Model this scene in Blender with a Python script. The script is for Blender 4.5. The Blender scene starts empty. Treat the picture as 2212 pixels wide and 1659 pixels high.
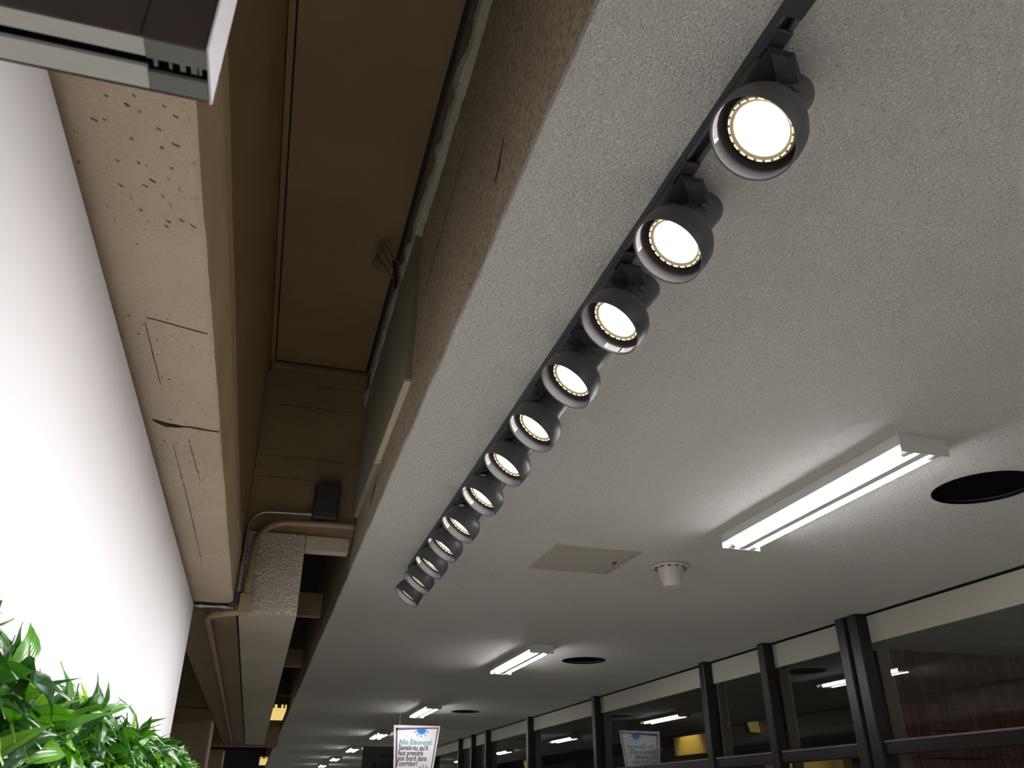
import bpy, bmesh, math, random
from mathutils import Vector, Matrix
random.seed(7)
S = bpy.context.scene
COL = S.collection
C = 1.56                      # eye height above the floor (m); x right, y along the lamp track, z up
CEIL = C + 1.14               # main ceiling

# ------------------------------------------------------------------ camera, world, exposure
cam_d = bpy.data.cameras.new('camera'); cam = bpy.data.objects.new('camera', cam_d); COL.objects.link(cam)
cam_d.sensor_width = 36.0; cam_d.lens = 1725.0 / 2212.0 * 36.0
cam_d.clip_start = 0.02; cam_d.clip_end = 200
PITCH, YAW = math.radians(27.8), math.radians(16.266)
fwd = Vector((math.sin(YAW) * math.cos(PITCH), math.cos(YAW) * math.cos(PITCH), math.sin(PITCH)))
rgt = Vector((math.cos(YAW), -math.sin(YAW), 0)); upv = rgt.cross(fwd)
cam.matrix_world = Matrix(((rgt.x, upv.x, -fwd.x, 0), (rgt.y, upv.y, -fwd.y, 0), (rgt.z, upv.z, -fwd.z, C), (0, 0, 0, 1)))
cam_d.dof.use_dof = True; cam_d.dof.focus_distance = 2.6; cam_d.dof.aperture_fstop = 13.0
S.camera = cam
w = bpy.data.worlds.new('world'); S.world = w; w.use_nodes = True
w.node_tree.nodes['Background'].inputs[0].default_value = (0.5, 0.55, 0.7, 1)
w.node_tree.nodes['Background'].inputs[1].default_value = 0.01
S.view_settings.view_transform = 'Standard'; S.view_settings.look = 'None'
S.view_settings.exposure = 0.86; S.view_settings.gamma = 1.0; S.view_settings.use_curve_mapping = False
SPOT_W = 22.5                 # each track lamp
TUBE_L = 27.0                  # radiance of the fluorescent tubes
LENS_L = 3.6                 # radiance of the track lamp lenses

# ------------------------------------------------------------------ materials
def mat(name, col, rough=0.6, metal=0.0, spec=0.5, emit=None, es=0.0):
    m = bpy.data.materials.new(name); m.use_nodes = True
    b = m.node_tree.nodes['Principled BSDF']
    b.inputs['Base Color'].default_value = (*col, 1); b.inputs['Roughness'].default_value = rough
    b.inputs['Metallic'].default_value = metal; b.inputs['Specular IOR Level'].default_value = spec
    if emit: b.inputs['Emission Color'].default_value = (*emit, 1); b.inputs['Emission Strength'].default_value = es
    return m
class NT:
    def __init__(s, m): s.t = m.node_tree; s.b = s.t.nodes['Principled BSDF']; s.co = s.new('ShaderNodeTexCoord')
    def new(s, k, **kw):
        n = s.t.nodes.new(k)
        for a, v in kw.items(): setattr(n, a, v)
        return n
    def link(s, a, b): s.t.links.new(a, b)
    def noise(s, scale, detail=2.0, rough=0.5, vec=None, stretch=None):
        n = s.new('ShaderNodeTexNoise'); n.inputs['Scale'].default_value = scale
        n.inputs['Detail'].default_value = detail; n.inputs['Roughness'].default_value = rough
        v = vec or s.co.outputs['Object']
        if stretch:
            mp = s.new('ShaderNodeMapping'); mp.inputs['Scale'].default_value = stretch; s.link(v, mp.inputs['Vector']); v = mp.outputs['Vector']
        s.link(v, n.inputs['Vector']); return n.outputs['Fac']
    def ramp(s, fac, stops):
        r = s.new('ShaderNodeValToRGB'); e = r.color_ramp.elements
        while len(e) < len(stops): e.new(0.5)
        for k, (p, c) in enumerate(stops):
            e[k].position = p; e[k].color = (*c, 1) if len(c) == 3 else c
        s.link(fac, r.inputs['Fac']); return r.outputs['Color']
    def mix(s, fac, a, b, mode='MIX'):
        n = s.new('ShaderNodeMix', data_type='RGBA', blend_type=mode)
        if hasattr(fac, 'node'): s.link(fac, n.inputs[0])
        else: n.inputs[0].default_value = fac
        for sock, v in ((n.inputs[6], a), (n.inputs[7], b)):
            if hasattr(v, 'node'): s.link(v, sock)
            else: sock.default_value = (*v, 1)
        return n.outputs[2]
    def math(s, op, a, b=0.0):
        n = s.new('ShaderNodeMath', operation=op)
        for sock, v in ((n.inputs[0], a), (n.inputs[1], b)):
            if hasattr(v, 'node'): s.link(v, sock)
            else: sock.default_value = v
        return n.outputs[0]
    def color(s, c): s.link(c, s.b.inputs['Base Color'])
    def bump(s, h, strength, dist):
        n = s.new('ShaderNodeBump'); n.inputs['Strength'].default_value = strength; n.inputs['Distance'].default_value = dist
        s.link(h, n.inputs['Height']); s.link(n.outputs['Normal'], s.b.inputs['Normal'])

def stucco(name, col, scale, strength, dist=0.004, pits=0.5):
    m = mat(name, col, 0.85, spec=0.25); n = NT(m)
    a = n.noise(scale, 3.0, 0.6); b = n.noise(scale * 0.35, 1.0)
    h = n.math('ADD', n.ramp(a, [(0.40, (0, 0, 0)), (0.66, (1, 1, 1))]), n.math('MULTIPLY', b, 0.7))
    n.bump(h, strength, dist)
    big = n.noise(0.7, 2.0)
    pit = n.ramp(n.noise(scale * 0.85, 2.0, 0.55), [(0.30, (0.30, 0.29, 0.26)), (0.38, (1, 1, 1))])
    base = n.ramp(big, [(0.3, tuple(c * 0.95 for c in col)), (0.7, tuple(min(1, c * 1.04) for c in col))])
    n.color(n.mix(pits, base, pit, 'MULTIPLY')); return m
def concrete(name, col, pits=0.5, grain=0.25, rough=0.55, streak=(1, 1, 1), spec=0.4, gs=160):
    m = mat(name, col, rough, spec=spec); n = NT(m)
    big = n.noise(2.2, 4.0, 0.6, stretch=streak); fine = n.noise(gs, 3.0, 0.7)
    base = n.ramp(big, [(0.3, tuple(c * 0.86 for c in col)), (0.72, tuple(c * 1.1 for c in col))])
    sp = n.ramp(n.noise(60, 4.0, 0.62, stretch=(1.6, .7, 1)), [(0.315, (0.25, 0.2, 0.14)), (0.375, (1, 1, 1))])
    patch = n.ramp(n.noise(3.1, 2.0), [(0.38, (0, 0, 0)), (0.62, (1, 1, 1))])
    c = n.mix(n.math('MULTIPLY', patch, pits), base, n.mix(1.0, base, sp, 'MULTIPLY'))
    c = n.mix(grain, c, n.mix(1.0, c, n.ramp(fine, [(0.37, (0.55, 0.52, 0.47)), (0.56, (1.06, 1.06, 1.06))]), 'MULTIPLY'))
    n.color(c); n.bump(n.math('ADD', n.noise(42, 4.0, 0.62), n.math('MULTIPLY', fine, 0.5)), 0.3, 0.004); return m

M = {}
M['ceiling'] = stucco('white_stucco', (0.78, 0.77, 0.725), 175, 0.9, 0.005, 0.4)
M['stucco_tan'] = stucco('cream_stucco', (0.70, 0.63, 0.52), 75, 1.0, 0.010, 0.22)
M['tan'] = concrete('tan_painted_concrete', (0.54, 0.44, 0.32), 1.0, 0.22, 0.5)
M['side'] = concrete('brown_painted_beam_side', (0.40, 0.30, 0.165), 0.3, 0.12, 0.45)  # browner tone for the side faces of the left beam
M['face'] = concrete('grey_tan_concrete', (0.45, 0.375, 0.29), 0.45, 1.0, 0.75, (1, 1, 0.4), 0.3, 85)
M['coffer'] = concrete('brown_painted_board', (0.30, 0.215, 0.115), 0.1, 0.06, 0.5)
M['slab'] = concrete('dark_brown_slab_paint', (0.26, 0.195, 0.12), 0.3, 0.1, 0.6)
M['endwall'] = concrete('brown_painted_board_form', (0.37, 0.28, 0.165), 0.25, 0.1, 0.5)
M['soffit'] = concrete('smooth_cream_paint', (0.56, 0.50, 0.405), 0.1, 0.08, 0.6)
M['plaster'] = concrete('rough_grey_mortar', (0.42, 0.40, 0.35), 0.9, 0.5, 0.9)
M['board'] = concrete('grey_green_board', (0.31, 0.29, 0.22), 0.1, 0.15, 0.6)
M['pit'] = mat('brown_pit', (0.16, 0.125, 0.085), 0.9)
M['crack'] = mat('dark_crack', (0.035, 0.028, 0.02), 0.9)
M['white_wall'] = mat('glossy_white_panel', (0.80, 0.78, 0.80), 0.32, spec=0.4)
M['wall_edge'] = mat('tan_panel_edge', (0.40, 0.32, 0.23), 0.7)
M['black_metal'] = mat('black_metal', (0.034, 0.033, 0.038), 0.42)
M['black_plastic'] = mat('charcoal_lamp_paint', (0.085, 0.081, 0.090), 0.38)  # dark lamp paint lifted towards grey to stand in for glare
M['rail_inner'] = mat('grey_track_lining', (0.10, 0.10, 0.11), 0.45)
M['lens'] = mat('glowing_lens', (1, 1, 1), 0.3, emit=(1.0, 0.97, 0.93), es=LENS_L)
M['gold'] = mat('gold_lens_ring', (0.44, 0.36, 0.26), 0.45, metal=0.3)
M['led'] = mat('pale_led_cell', (1, 0.85, 0.55), 0.3, emit=(1.0, 0.80, 0.48), es=0.55)
M['sticker'] = mat('white_sticker', (0.80, 0.78, 0.80), 0.6)
M['ink'] = mat('grey_ink', (0.22, 0.2, 0.24), 0.7)
M['white_metal'] = mat('white_enamel', (0.66, 0.66, 0.63), 0.35)
M['tube'] = mat('glowing_tube', (1, 1, 1), 0.3, emit=(1.0, 0.975, 0.99), es=TUBE_L)
M['black_void'] = mat('black_felt', (0.006, 0.006, 0.008), 1.0, spec=0.0)
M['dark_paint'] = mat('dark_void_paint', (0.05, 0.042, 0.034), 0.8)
M['beige'] = mat('beige_panel_paint', (0.40, 0.365, 0.32), 0.55)
M['cream_plastic'] = mat('cream_plastic', (0.62, 0.57, 0.52), 0.4)
M['bronze'] = mat('dark_bronze_steel', (0.011, 0.010, 0.011), 0.36, spec=0.35)
M['header'] = mat('cream_header_panel', (0.42, 0.41, 0.34), 0.5)
M['jamb'] = mat('tan_jamb', (0.17, 0.14, 0.105), 0.6)
M['room_paint'] = mat('blue_grey_paint', (0.16, 0.175, 0.20), 0.7)
M['yellow_paint'] = mat('yellow_paint', (0.60, 0.42, 0.10), 0.6)
M['steel'] = mat('galvanised_steel', (0.52, 0.52, 0.52), 0.35, metal=0.85)
M['dark_box'] = mat('dark_grey_box', (0.045, 0.047, 0.05), 0.5)
M['pipe'] = mat('tan_painted_pipe', (0.34, 0.255, 0.15), 0.45)
M['alu'] = mat('satin_aluminium', (0.55, 0.545, 0.51), 0.45)
M['cap_grey'] = mat('grey_end_cap', (0.17, 0.175, 0.165), 0.4)
M['sign_dark'] = mat('dark_brown_sign_face', (0.035, 0.026, 0.024), 0.3)
M['edge_white'] = mat('pale_end_plate', (0.62, 0.60, 0.64), 0.4)
M['paper'] = mat('white_poster_board', (0.78, 0.75, 0.75), 0.5)
M['purple'] = mat('purple_print', (0.10, 0.045, 0.14), 0.5)
M['navy'] = mat('navy_print', (0.018, 0.020, 0.055), 0.5)
M['teal'] = mat('teal_print', (0.06, 0.34, 0.34), 0.5)
M['blue'] = mat('blue_print', (0.02, 0.15, 0.62), 0.5)
M['cyan'] = mat('cyan_print', (0.03, 0.36, 0.70), 0.5)
M['sign_grey'] = mat('dark_grey_sign', (0.075, 0.07, 0.07), 0.5)
M['sign_ink'] = mat('black_ink', (0.012, 0.012, 0.014), 0.6)
M['amber_light'] = mat('amber_lit_plastic', (0.6, 0.5, 0.2), 0.5, emit=(1.0, 0.72, 0.22), es=0.42)
M['red_wire'] = mat('dark_red_wire', (0.10, 0.012, 0.02), 0.5)
M['wire'] = mat('grey_wire', (0.16, 0.14, 0.11), 0.5)
M['floor'] = mat('pale_floor_tile', (0.62, 0.60, 0.55), 0.4)
M['planter'] = mat('dark_planter_felt', (0.02, 0.022, 0.015), 0.95)
M['stem'] = mat('green_stem', (0.10, 0.16, 0.04), 0.6)
M['tile'] = mat('grey_ceiling_tile', (0.33, 0.33, 0.30), 0.8)

def brick_mat():
    m = mat('red_brown_brick', (0.16, 0.075, 0.06), 0.8); n = NT(m)
    oi = n.new('ShaderNodeObjectInfo')
    c = n.ramp(oi.outputs['Random'], [(0.0, (0.13, 0.06, 0.05)), (0.6, (0.17, 0.08, 0.062)), (1.0, (0.21, 0.105, 0.085))])
    n.color(n.mix(0.35, c, n.mix(1.0, c, n.ramp(n.noise(70, 3), [(0.3, (0.5, 0.5, 0.5)), (0.6, (1.1, 1.1, 1.1))]), 'MULTIPLY')))
    n.bump(n.noise(90, 3), 0.4, 0.003); return m
M['brick'] = brick_mat()

def leaf_mat():
    m = mat('glossy_green_leaf', (0.05, 0.16, 0.02), 0.27, spec=0.5); n = NT(m)
    uv = n.new('ShaderNodeUVMap'); uv.uv_map = 'UVMap'
    sep = n.new('ShaderNodeSeparateXYZ'); n.link(uv.outputs['UV'], sep.inputs[0])
    u = n.math('ABSOLUTE', n.math('SUBTRACT', sep.outputs[0], 0.5))
    wv = n.math('SINE', n.math('MULTIPLY', u, 62.0))
    tint = n.new('ShaderNodeAttribute'); tint.attribute_name = 'tint'
    oi = n.new('ShaderNodeObjectInfo')
    t = n.math('FRACT', n.math('ADD', tint.outputs['Fac'], n.math('MULTIPLY', oi.outputs['Random'], 0.6)))
    base = n.ramp(t, [(0.0, (0.011, 0.048, 0.014)), (0.55, (0.026, 0.105, 0.015)), (0.82, (0.060, 0.20, 0.014)), (1.0, (0.17, 0.38, 0.022))])
    vein = n.math('MULTIPLY', n.math('ADD', wv, 1.0), 0.5)
    c = n.mix(n.math('MULTIPLY', vein, 0.22), base, n.mix(1.0, base, (1.9, 1.75, 1.7), 'MULTIPLY'))
    mid = n.math('LESS_THAN', u, 0.035)
    c = n.mix(n.math('MULTIPLY', mid, 0.5), c, (0.012, 0.05, 0.012))
    n.color(c); n.bump(wv, 0.18, 0.0015)
    n.b.inputs['Subsurface Weight'].default_value = 0.0
    tr = n.new('ShaderNodeBsdfTranslucent'); n.link(n.mix(1.0, c, (2.2, 2.4, 0.9), 'MULTIPLY'), tr.inputs['Color'])
    mx = n.new('ShaderNodeMixShader'); mx.inputs[0].default_value = 0.14
    out = n.t.nodes['Material Output']
    n.link(n.b.outputs[0], mx.inputs[1]); n.link(tr.outputs[0], mx.inputs[2]); n.link(mx.outputs[0], out.inputs['Surface'])
    return m
M['leaf'] = leaf_mat()

def glass_mat():
    m = bpy.data.materials.new('clear_glass'); m.use_nodes = True; t = m.node_tree
    for x in list(t.nodes):
        if x.type != 'OUTPUT_MATERIAL': t.nodes.remove(x)
    lw = t.nodes.new('ShaderNodeLayerWeight'); lw.inputs['Blend'].default_value = 0.5
    pw = t.nodes.new('ShaderNodeMath'); pw.operation = 'POWER'; pw.inputs[1].default_value = 5.0
    mu = t.nodes.new('ShaderNodeMath'); mu.operation = 'MULTIPLY_ADD'; mu.inputs[1].default_value = 0.9; mu.inputs[2].default_value = 0.125; mu.use_clamp = True
    tr = t.nodes.new('ShaderNodeBsdfTransparent'); tr.inputs[0].default_value = (0.80, 0.83, 0.83, 1)
    gl = t.nodes.new('ShaderNodeBsdfGlossy'); gl.inputs['Roughness'].default_value = 0.0
    mx = t.nodes.new('ShaderNodeMixShader'); o = t.nodes['Material Output']
    t.links.new(lw.outputs['Facing'], pw.inputs[0]); t.links.new(pw.outputs[0], mu.inputs[0]); t.links.new(mu.outputs[0], mx.inputs[0])
    t.links.new(tr.outputs[0], mx.inputs[1]); t.links.new(gl.outputs[0], mx.inputs[2]); t.links.new(mx.outputs[0], o.inputs['Surface'])
    return m
M['glass'] = glass_mat()

# ------------------------------------------------------------------ mesh helpers
class MB:
    def __init__(s): s.bm = bmesh.new()
    def box(s, x0, x1, y0, y1, z0, z1, bev=0.0):
        vs = [s.bm.verts.new(p) for p in ((x0, y0, z0), (x1, y0, z0), (x1, y1, z0), (x0, y1, z0), (x0, y0, z1), (x1, y0, z1), (x1, y1, z1), (x0, y1, z1))]
        fs = [s.bm.faces.new([vs[i] for i in f]) for f in ((0, 3, 2, 1), (4, 5, 6, 7), (0, 1, 5, 4), (1, 2, 6, 5), (2, 3, 7, 6), (3, 0, 4, 7))]
        if bev:
            es = list({e for f in fs for e in f.edges}); bmesh.ops.bevel(s.bm, geom=es, offset=bev, segments=2, affect='EDGES', profile=0.5)
        return s
    def prism(s, pts, d):                          # polygon (3D, planar) swept by vector d
        d = Vector(d); a = [s.bm.verts.new(p) for p in pts]; b = [s.bm.verts.new(Vector(p) + d) for p in pts]; n = len(pts)
        s.bm.faces.new(a[::-1]); s.bm.faces.new(b)
        for i in range(n): s.bm.faces.new((a[i], a[(i + 1) % n], b[(i + 1) % n], b[i]))
        bmesh.ops.recalc_face_normals(s.bm, faces=s.bm.faces[:]); return s
    def lathe(s, prof, seg=32, mtx=None, caps=True):   # profile (r, z) around z
        mtx = mtx or Matrix.Identity(4); rings = []
        for r, z in prof:
            if r < 1e-6: rings.append([s.bm.verts.new(mtx @ Vector((0, 0, z)))])
            else: rings.append([s.bm.verts.new(mtx @ Vector((r * math.cos(2 * math.pi * k / seg), r * math.sin(2 * math.pi * k / seg), z))) for k in range(seg)])
        for A, B in zip(rings, rings[1:]):
            for k in range(seg):
                l = (k + 1) % seg
                f = ([A[0], B[l], B[k]] if len(A) == 1 else [A[k], A[l], B[0]] if len(B) == 1 else [A[k], A[l], B[l], B[k]])
                if len(set(f)) >= 3: s.bm.faces.new(f)
        return s
    def tube(s, pts, r, seg=12, caps=True):
        pts = [Vector(p) for p in pts]; rings = []; ref = None
        for i, p in enumerate(pts):
            t = (pts[min(i + 1, len(pts) - 1)] - pts[max(i - 1, 0)]).normalized()
            if ref is None: ref = Vector((0, 0, 1)) if abs(t.z) < 0.9 else Vector((1, 0, 0))
            a = (ref - t * ref.dot(t)).normalized(); ref = a; b = t.cross(a)
            rr = r[i] if isinstance(r, (list, tuple)) else r
            rings.append([s.bm.verts.new(p + rr * (math.cos(2 * math.pi * k / seg) * a + math.sin(2 * math.pi * k / seg) * b)) for k in range(seg)])
        for A, B in zip(rings, rings[1:]):
            for k in range(seg): s.bm.faces.new((A[k], A[(k + 1) % seg], B[(k + 1) % seg], B[k]))
        if caps: s.bm.faces.new(rings[0][::-1]); s.bm.faces.new(rings[-1])
        return s
    def poly(s, pts): s.bm.faces.new([s.bm.verts.new(p) for p in pts]); return s
    def mesh(s, name, m, smooth=False):
        bmesh.ops.recalc_face_normals(s.bm, faces=s.bm.faces[:])
        me = bpy.data.meshes.new(name); s.bm.to_mesh(me); s.bm.free()
        if m: me.materials.append(m)
        if smooth:
            for p in me.polygons: p.use_smooth = True
            me.set_sharp_from_angle(angle=math.radians(38))
        return me
def link(name, me, parent=None, loc=(0, 0, 0)):
    o = bpy.data.objects.new(name, me); COL.objects.link(o); o.location = loc
    if parent: o.parent = parent
    return o
def obj(name, mb, m, parent=None, loc=(0, 0, 0), smooth=False): return link(name, mb.mesh(name, m, smooth), parent, loc)
def tag(o, label, cat, group=None):
    o['label'] = label; o['category'] = cat
    if group: o['group'] = group
    return o
def thing(name, label, cat, loc=(0, 0, 0), group=None): return tag(link(name, None, None, loc), label, cat, group)
def struct(name, mb, m, label=None, parent=None, smooth=False):
    o = obj(name, mb, m, parent, smooth=smooth)
    if parent is None:
        o['kind'] = 'structure'
        if label: o['label'] = label; 
    return o
def bend(pts, rad, n=8):                         # polyline with rounded corners
    P = [Vector(p) for p in pts]; out = [P[0]]
    for i in range(1, len(P) - 1):
        a, b, c = P[i - 1], P[i], P[i + 1]
        r = rad[i - 1] if isinstance(rad, (list, tuple)) else rad
        r = min(r, (a - b).length * .48, (c - b).length * .48)
        p0 = b + (a - b).normalized() * r; p1 = b + (c - b).normalized() * r
        for k in range(n + 1):
            t = k / n; out.append((1 - t) ** 2 * p0 + 2 * t * (1 - t) * b + t * t * p1)
    return out + [P[-1]]
def crack(parent, pts, nrm, width, name='crack', m=None):   # thin raised irregular dark line following pts
    nrm = Vector(nrm); mb = MB(); P = [Vector(p) for p in pts]; Q = []
    for a, b in zip(P, P[1:]):
        k = max(2, int((b - a).length / 0.02))
        Q += [a.lerp(b, i / k) for i in range(k)]
    Q.append(P[-1]); L, R = [], []
    for i, q in enumerate(Q):
        t = (Q[min(i + 1, len(Q) - 1)] - Q[max(i - 1, 0)]).normalized(); sd = t.cross(nrm).normalized()
        e = math.sin(math.pi * (i + 0.3) / (len(Q))) ** .5
        wv = width * e * random.uniform(0.35, 1.0); j = sd * random.uniform(-0.5, 0.5) * width
        L.append(q + j + sd * wv); R.append(q + j - sd * wv)
    for i in range(len(Q) - 1): mb.prism([L[i], L[i + 1], R[i + 1], R[i]], nrm * 0.0012)
    return obj(name, mb, m or M['crack'], parent)

XE = 0.37                    # ceiling edge beside the coffer
XP = 3.824                   # glass partition plane
YB = 4.44                    # end wall of the coffer
ZB = C + 0.92                # underside of left beam

# ------------------------------------------------------------------ main ceiling with round openings
holes = [(2.70, 2.41, .192), (2.70, 6.97, .192), (2.70, 11.55, .192), (2.70, 16.1, .192)]
bm = bmesh.new()
def ring(pts): 
    vs = [bm.verts.new(p) for p in pts]
    for i in range(len(vs)): bm.edges.new((vs[i], vs[(i + 1) % len(vs)]))
edge_pts = [(XE + random.uniform(-.003, .003), -6.0 + k * 0.16, CEIL) for k in range(262)]
ring([(XP, 36, CEIL), (XP, -6.0, CEIL)] + edge_pts + [(XE, 36, CEIL)])
for hx, hy, hr in holes: ring([(hx + hr * math.cos(k * math.pi / 24), hy + hr * math.sin(k * math.pi / 24), CEIL) for k in range(48)])
bmesh.ops.triangle_fill(bm, use_beauty=True, use_dissolve=False, edges=bm.edges[:])
ret = bmesh.ops.extrude_face_region(bm, geom=bm.faces[:])
bmesh.ops.translate(bm, verts=[v for v in ret['geom'] if isinstance(v, bmesh.types.BMVert)], vec=(0, 0, 0.02))
mb = MB(); mb.bm.free(); mb.bm = bm
ceiling = struct('ceiling', mb, M['ceiling'], 'white stucco ceiling')
tags = ['round black opening nearest, beside the largest fluorescent light', 'second round black ceiling opening, beside the second fluorescent light',
        'third round black ceiling opening, above the white poster', 'fourth and farthest round black ceiling opening, beyond the white poster']
for (hx, hy, hr), lb in zip(holes, tags):
    t = thing('ceiling_opening', lb, 'opening', (hx, hy, CEIL), 'round openings in the ceiling')
    obj('can', MB().lathe([(hr + .004, 0.001), (hr + .004, .014), (0, .014)], 48), M['black_void'], t, smooth=True)
    obj('rim', MB().lathe([(hr + .003, -.001), (hr - .004, -.003), (hr - .004, .012), (hr + .002, .012)], 48), M['black_void'], t, smooth=True)

# concrete face beside the coffer
bm = bmesh.new(); mb = MB(); mb.bm.free(); mb.bm = bm
ny, nz = 220, 10
grid = [[bm.verts.new((XE + (0 if j else .004) + random.uniform(-.0012, .0012), -6 + 42 * (i / ny) ** 1.2, CEIL + 1.225 * j / nz)) for j in range(nz + 1)] for i in range(ny + 1)]
for i in range(ny):
    for j in range(nz): bm.faces.new((grid[i][j], grid[i][j + 1], grid[i + 1][j + 1], grid[i + 1][j]))
beam_face = struct('wall_beam_face', mb, M['face'], 'grey tan concrete face above the ceiling edge', smooth=True)
struct('trim_1', MB().box(XE + .006, XE + .26, -6, 36, CEIL + .021, CEIL + 1.225), M['face'], 'concrete beam body')
# mortar bead along the top of the face
pts, rr = [], []
for k in range(80):
    y = 0.4 + k * 0.05
    pts.append((XE - .002, y, C + 2.07 + .022 * math.sin(y * 2.3) + random.uniform(-.012, .012))); rr.append(random.uniform(.022, .042))
obj('mortar_bead', MB().tube(pts, rr, 8), M['plaster'], beam_face, smooth=True)
bd = obj('mounted_board', MB().prism([(XE - .022, 2.585, C + 2.11), (XE - .022, 2.585, C + 1.385), (XE - .022, 4.30, C + 1.40), (XE - .022, 4.30, C + 2.12), (XE - .022, 3.2, C + 2.22)], (.022, 0, 0)), M['board'], beam_face)
obj('board_lip', MB().box(XE - .024, XE + .0, 2.59, 3.42, C + 1.375, C + 1.389), M['soffit'], bd)  # pale strip puts the light on the board's lower edge into colour
crack(beam_face, [(XE - .002, 1.33, C + 1.374), (XE - .002, 1.40, C + 1.30)], (-1, 0, 0), .006, 'slot_hole')
crack(beam_face, [(XE - .002, 3.45, C + 1.33), (XE - .002, 3.66, C + 1.26)], (-1, 0, 0), .008, 'slot_hole')
crack(beam_face, [(XE - .002, 6.3, C + 1.33), (XE - .002, 6.75, C + 1.24)], (-1, 0, 0), .012, 'slot_hole')
crack(beam_face, [(XE - .002, 1.0, C + 1.66), (XE - .002, 1.03, C + 1.60)], (-1, 0, 0), .004)
crack(beam_face, [(XE - .002, 1.75, C + 1.75), (XE - .002, 2.35, C + 1.64)], (-1, 0, 0), .0015)
crack(beam_face, [(XE - .023, 3.02, C + 1.95), (XE - .023, 3.05, C + 1.92)], (-1, 0, 0), .002)

# coffer ceiling, trims, end wall
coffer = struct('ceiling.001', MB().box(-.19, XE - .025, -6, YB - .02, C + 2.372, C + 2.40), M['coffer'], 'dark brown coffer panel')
struct('trim_2', MB().box(-.218, -.196, 1.1, YB - .02, C + 2.345, C + 2.372).box(-.206, -.19, -6, 1.35, C + 2.350, C + 2.372), M['coffer'], 'thin brown trim on the left side of the coffer')
struct('trim_3', MB().box(-.2, XE - .01, YB - .03, YB, C + 2.335, C + 2.36), M['coffer'], 'thin brown trim at the end of the coffer')
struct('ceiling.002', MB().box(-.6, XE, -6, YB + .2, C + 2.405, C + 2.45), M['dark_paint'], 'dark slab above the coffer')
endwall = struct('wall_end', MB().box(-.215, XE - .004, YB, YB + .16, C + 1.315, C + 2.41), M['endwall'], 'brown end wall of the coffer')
for zz, x0, x1 in ((2.235, 0.05, .36), (2.09, -.2, .30), (1.765, -.2, .36), (1.635, -.2, .1)):
    crack(endwall, [(x0, YB - .0005, C + zz), ((x0 + x1) / 2, YB - .0005, C + zz + .006), (x1, YB - .0005, C + zz)], (0, -1, 0), .0022, 'board_joint')
for zz in (1.70, 1.58, 1.53): crack(endwall, [(.28, YB - .0005, C + zz), (.33, YB - .0005, C + zz + .012), (.36, YB - .0005, C + zz)], (0, -1, 0), .004, 'chip', M['endwall'])

# left beam (runs with the track) : irregular lower right arris
bm = bmesh.new(); mb = MB(); mb.bm.free(); mb.bm = bm
N = 210; rows = []
for i in range(N + 1):
    y = -6 + 10.41 * i / N
    e = random.uniform(-.0009, .0009)
    sec = [(-.62, ZB), (-.40, ZB), (-.224 + e, ZB + random.uniform(0, .0003)), (-.213 + e, ZB + .008 + e), (-.212, C + 1.17), (-.2085, C + 1.178), (-.2135, C + 1.187), (-.217, C + 1.8), (-.222, C + 2.40), (-.62, C + 2.40)]
    rows.append([bm.verts.new((x, y, z)) for x, z in sec])
for A, B in zip(rows, rows[1:]):
    for k in range(len(A)): bm.faces.new((A[k], A[(k + 1) % len(A)], B[(k + 1) % len(A)], B[k]))
bm.faces.new(rows[0]); bm.faces.new(rows[-1][::-1])
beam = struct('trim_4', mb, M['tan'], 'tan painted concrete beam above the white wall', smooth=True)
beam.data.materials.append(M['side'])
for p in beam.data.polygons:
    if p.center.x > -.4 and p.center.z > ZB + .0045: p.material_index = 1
dn = (0, 0, -1); zb = ZB - .0002
crack(beam, [(-.385, 2.14, zb), (-.33, 2.165, zb), (-.27, 2.17, zb), (-.215, 2.18, zb)], dn, .007)
crack(beam, [(-.385, 2.15, zb), (-.35, 2.17, zb), (-.315, 2.175, zb)], dn, .013, 'chip')
crack(beam, [(-.345, 1.60, zb), (-.29, 1.615, zb), (-.222, 1.635, zb)], dn, .0018)
crack(beam, [(-.35, 1.62, zb), (-.348, 1.72, zb), (-.345, 1.92, zb)], dn, .0012)
crack(beam, [(-.345, 2.3, zb), (-.335, 2.8, zb), (-.33, 3.3, zb), (-.33, 3.7, zb)], dn, .0012)
crack(beam, [(-.30, 2.25, zb), (-.285, 2.6, zb)], dn, .0010)
for x0, y0, x1, y1 in [(-0.364, 1.023, -0.356, 1.029), (-0.273, 1.017, -0.265, 1.022), (-0.251, 1.044, -0.24, 1.05), (-0.27, 1.058, -0.264, 1.061), (-0.313, 1.05, -0.308, 1.053), (-0.341, 1.108, -0.336, 1.112), (-0.309, 1.103, -0.304, 1.107), (-0.345, 1.168, -0.337, 1.174), (-0.306, 1.158, -0.298, 1.164), (-0.294, 1.141, -0.284, 1.148), (-0.278, 1.179, -0.274, 1.182), (-0.258, 1.103, -0.254, 1.106), (-0.254, 1.236, -0.245, 1.242), (-0.235, 1.246, -0.226, 1.253), (-0.28, 1.262, -0.274, 1.267), (-0.319, 1.228, -0.314, 1.232), (-0.275, 1.247, -0.269, 1.252), (-0.348, 1.019, -0.344, 1.022), (-0.338, 0.969, -0.334, 0.971), (-0.299, 0.957, -0.295, 0.96), (-0.312, 0.978, -0.305, 0.983), (-0.294, 0.988, -0.29, 0.991), (-0.259, 0.966, -0.254, 0.969), (-0.245, 0.982, -0.237, 0.986)]:
    crack(beam, [(x0, y0, zb), ((x0 + x1) / 2, (y0 + y1) / 2 + .002, zb), (x1, y1, zb)], dn, random.uniform(.0014, .0034), 'pit', random.choice((M['pit'], M['pit'], M['slab'])))
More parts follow.
